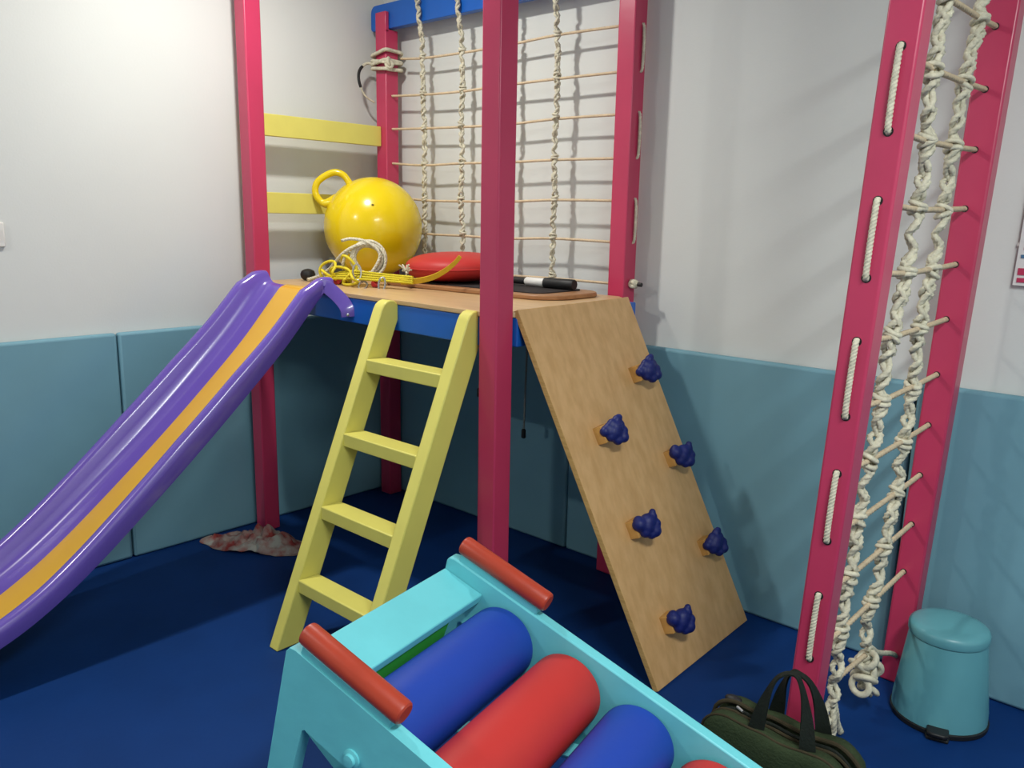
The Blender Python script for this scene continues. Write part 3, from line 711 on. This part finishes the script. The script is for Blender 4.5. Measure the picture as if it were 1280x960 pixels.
# ---------------------------------------------------------------- green bag
bg = thing('briefcase_bag', (2.77, -0.975, 0), 'olive green canvas bag with black handles standing against the rope ladder post', 'bag')
def sack(x0, x1, yc, hd, z0, h, name, mt, par, topr=0.06, sag=0.0, n=28):
    rings = []
    for i in range(n + 1):
        t = i / n; x = x0 + (x1 - x0) * t
        e = min(t, 1 - t) * (x1 - x0)
        hz = h - (topr - math.sqrt(max(0, topr * topr - max(0, topr - e) ** 2))) - sag * math.sin(math.pi * t) + .006 * noise.noise(Vector((x * 14, yc * 9, 1)))
        dd = hd * (0.55 + 0.45 * min(1, e / 0.05) ** .5) 
        ring = []
        for k in range(20):
            a = 2 * math.pi * k / 20; cy = math.cos(a); cz = math.sin(a)
            yy = dd * (abs(cy) ** 0.55) * (1 if cy > 0 else -1); zz = (abs(cz) ** 0.45) * (1 if cz > 0 else -1)
            taper = 1 - 0.18 * (zz + 1) / 2
            bump = 1 + .05 * noise.noise(Vector((x * 11, zz * 2, yc * 30)))
            ring.append((x, yc + yy * taper * bump, z0 + hz * (zz + 1) / 2))
        rings.append(ring)
    return MB().rings(rings).build(name, mt, par, smooth=True, angle=80)
sack(2.580, 2.985, -0.945, 0.034, 0.002, 0.262, 'rear_compartment', 'bag', bg, 0.085, 0.012)
sack(2.575, 2.975, -1.015, 0.038, 0.002, 0.250, 'front_compartment', 'bag', bg, 0.085, 0.014)
def piping(x0, x1, y, h, tr, sag, r, name, mt, z0=0.002):
    pts = []
    for i in range(41):
        t = i / 40; x = x0 + (x1 - x0) * t; e = min(t, 1 - t) * (x1 - x0)
        hz = h - (tr - math.sqrt(max(0, tr * tr - max(0, tr - e) ** 2))) - sag * math.sin(math.pi * t) + .006 * noise.noise(Vector((x * 14, y * 9, 1)))
        pts.append((x, y, z0 + hz))
    return MB().tube(pts, r, 8)
piping(2.578, 2.987, -0.973, 0.262, 0.085, .012, 0.006, 'p', 'trimb').build('zip_binding', 'trimb', bg, smooth=True)
piping(2.574, 2.976, -1.030, 0.247, 0.085, .014, 0.0035, 'p', 'trimb').build('zip_binding', 'trimb', bg, smooth=True)
piping(2.577, 2.980, -0.990, 0.246, 0.085, .014, 0.0045, 'p', 'trimb').build('zip_binding', 'trimb', bg, smooth=True)
piping(2.590, 2.972, -0.980, 0.250, 0.085, .014, 0.005, 'p', 'black').build('zip', 'strapb', bg, smooth=True)
# open corner and its pull
MB().ball((2.630, -0.955, 0.248), 0.022, (1.2, .7, .55), 14).build('open_pocket', 'black', bg, smooth=True)
MB().tube([(2.655, -0.985, 0.252), (2.675, -0.992, 0.250)], 0.004, 8).build('zip_pull', 'metal', bg, smooth=True)
def handle(xa, xb, ya, yt, top, z0, lean):
    h_ = top - z0
    path = catmull([(xa, ya, z0 - .02), (xa + .004, ya - .002, z0), (xa + .018, ya * .7 + yt * .3, z0 + h_ * .5), (xa + .040, ya * .3 + yt * .7, z0 + h_ * .88), ((xa + xb) / 2 + lean, yt, top), (xb - .036, ya * .3 + yt * .7, z0 + h_ * .86), (xb - .014, ya * .7 + yt * .3, z0 + h_ * .48), (xb, ya - .002, z0), (xb, ya, z0 - .02)], 6)
    rings = []
    for i, p in enumerate(path):
        t = (path[min(i + 1, len(path) - 1)] - path[max(i - 1, 0)]).normalized()
        w = Vector((0.25, -1, 0)); w = (w - t * w.dot(t)).normalized(); n = t.cross(w)
        # the webbing lies flat against the bag below and folds narrow at the grip
        f = max(0, min(1, (p.z - z0) / (top - z0))); ww = 0.020 - 0.010 * f
        wf = (w * f + n * (1 - f)).normalized(); nf = t.cross(wf)
        rings.append([p + wf * ww + nf * .0022, p + wf * ww - nf * .0022, p - wf * ww - nf * .0022, p - wf * ww + nf * .0022])
    return MB().rings(rings)
handle(2.722, 2.862, -1.020, -0.990, 0.408, 0.236, .008).build('handle', 'strapb', bg, smooth=True)
handle(2.735, 2.865, -0.930, -0.968, 0.402, 0.244, .0).build('handle', 'strapb', bg, smooth=True)

# ---------------------------------------------------------------- switch and notice
sw = thing('light_switch', (-0.035, -1.88, 1.355), 'white plastic light switch on the left wall above the teal pad', 'light switch')
MB().box((-0.04, -1.945, 1.360), (-0.028, -1.806, 1.452)).build('switch_plate', 'white', sw, bevel=0.004, smooth=True)
MB().box((-0.03, -1.925, 1.385), (-0.020, -1.880, 1.43)).build('rocker', 'white', sw, bevel=0.003, smooth=True)
MB().box((-0.03, -1.872, 1.385), (-0.020, -1.827, 1.43)).build('rocker', 'white', sw, bevel=0.003, smooth=True)
nb = thing('wall_notice', (3.04, 0.02, 1.33), 'white paper notice with pink and blue print at the right edge of the back wall', 'notice')
MB().prism([(2.952, 0.022, 1.334), (3.16, 0.022, 1.325), (3.165, 0.020, 1.62), (2.962, 0.020, 1.628)], (0, 0.004, 0)).build('sheet', 'paper', nb)
MB().box((2.95, 0.026, 1.45), (3.15, 0.039, 1.46)).build('backing_strip', 'white', nb)
for (x0, x1, z0, z1, mt) in ((2.962, 3.14, 1.365, 1.385, 'ppink'), (2.962, 3.14, 1.343, 1.356, 'ppink'), (2.965, 3.0, 1.415, 1.425, 'pblue'), (2.97, 3.12, 1.44, 1.447, 'ppink'), (2.975, 2.992, 1.465, 1.482, 'pblue'), (2.972, 2.988, 1.505, 1.514, 'ppink'), (3.01, 3.13, 1.48, 1.56, 'pblue')):
    MB().box((x0, 0.0185, z0), (x1, 0.0205, z1)).build('printed_block', mt, nb)
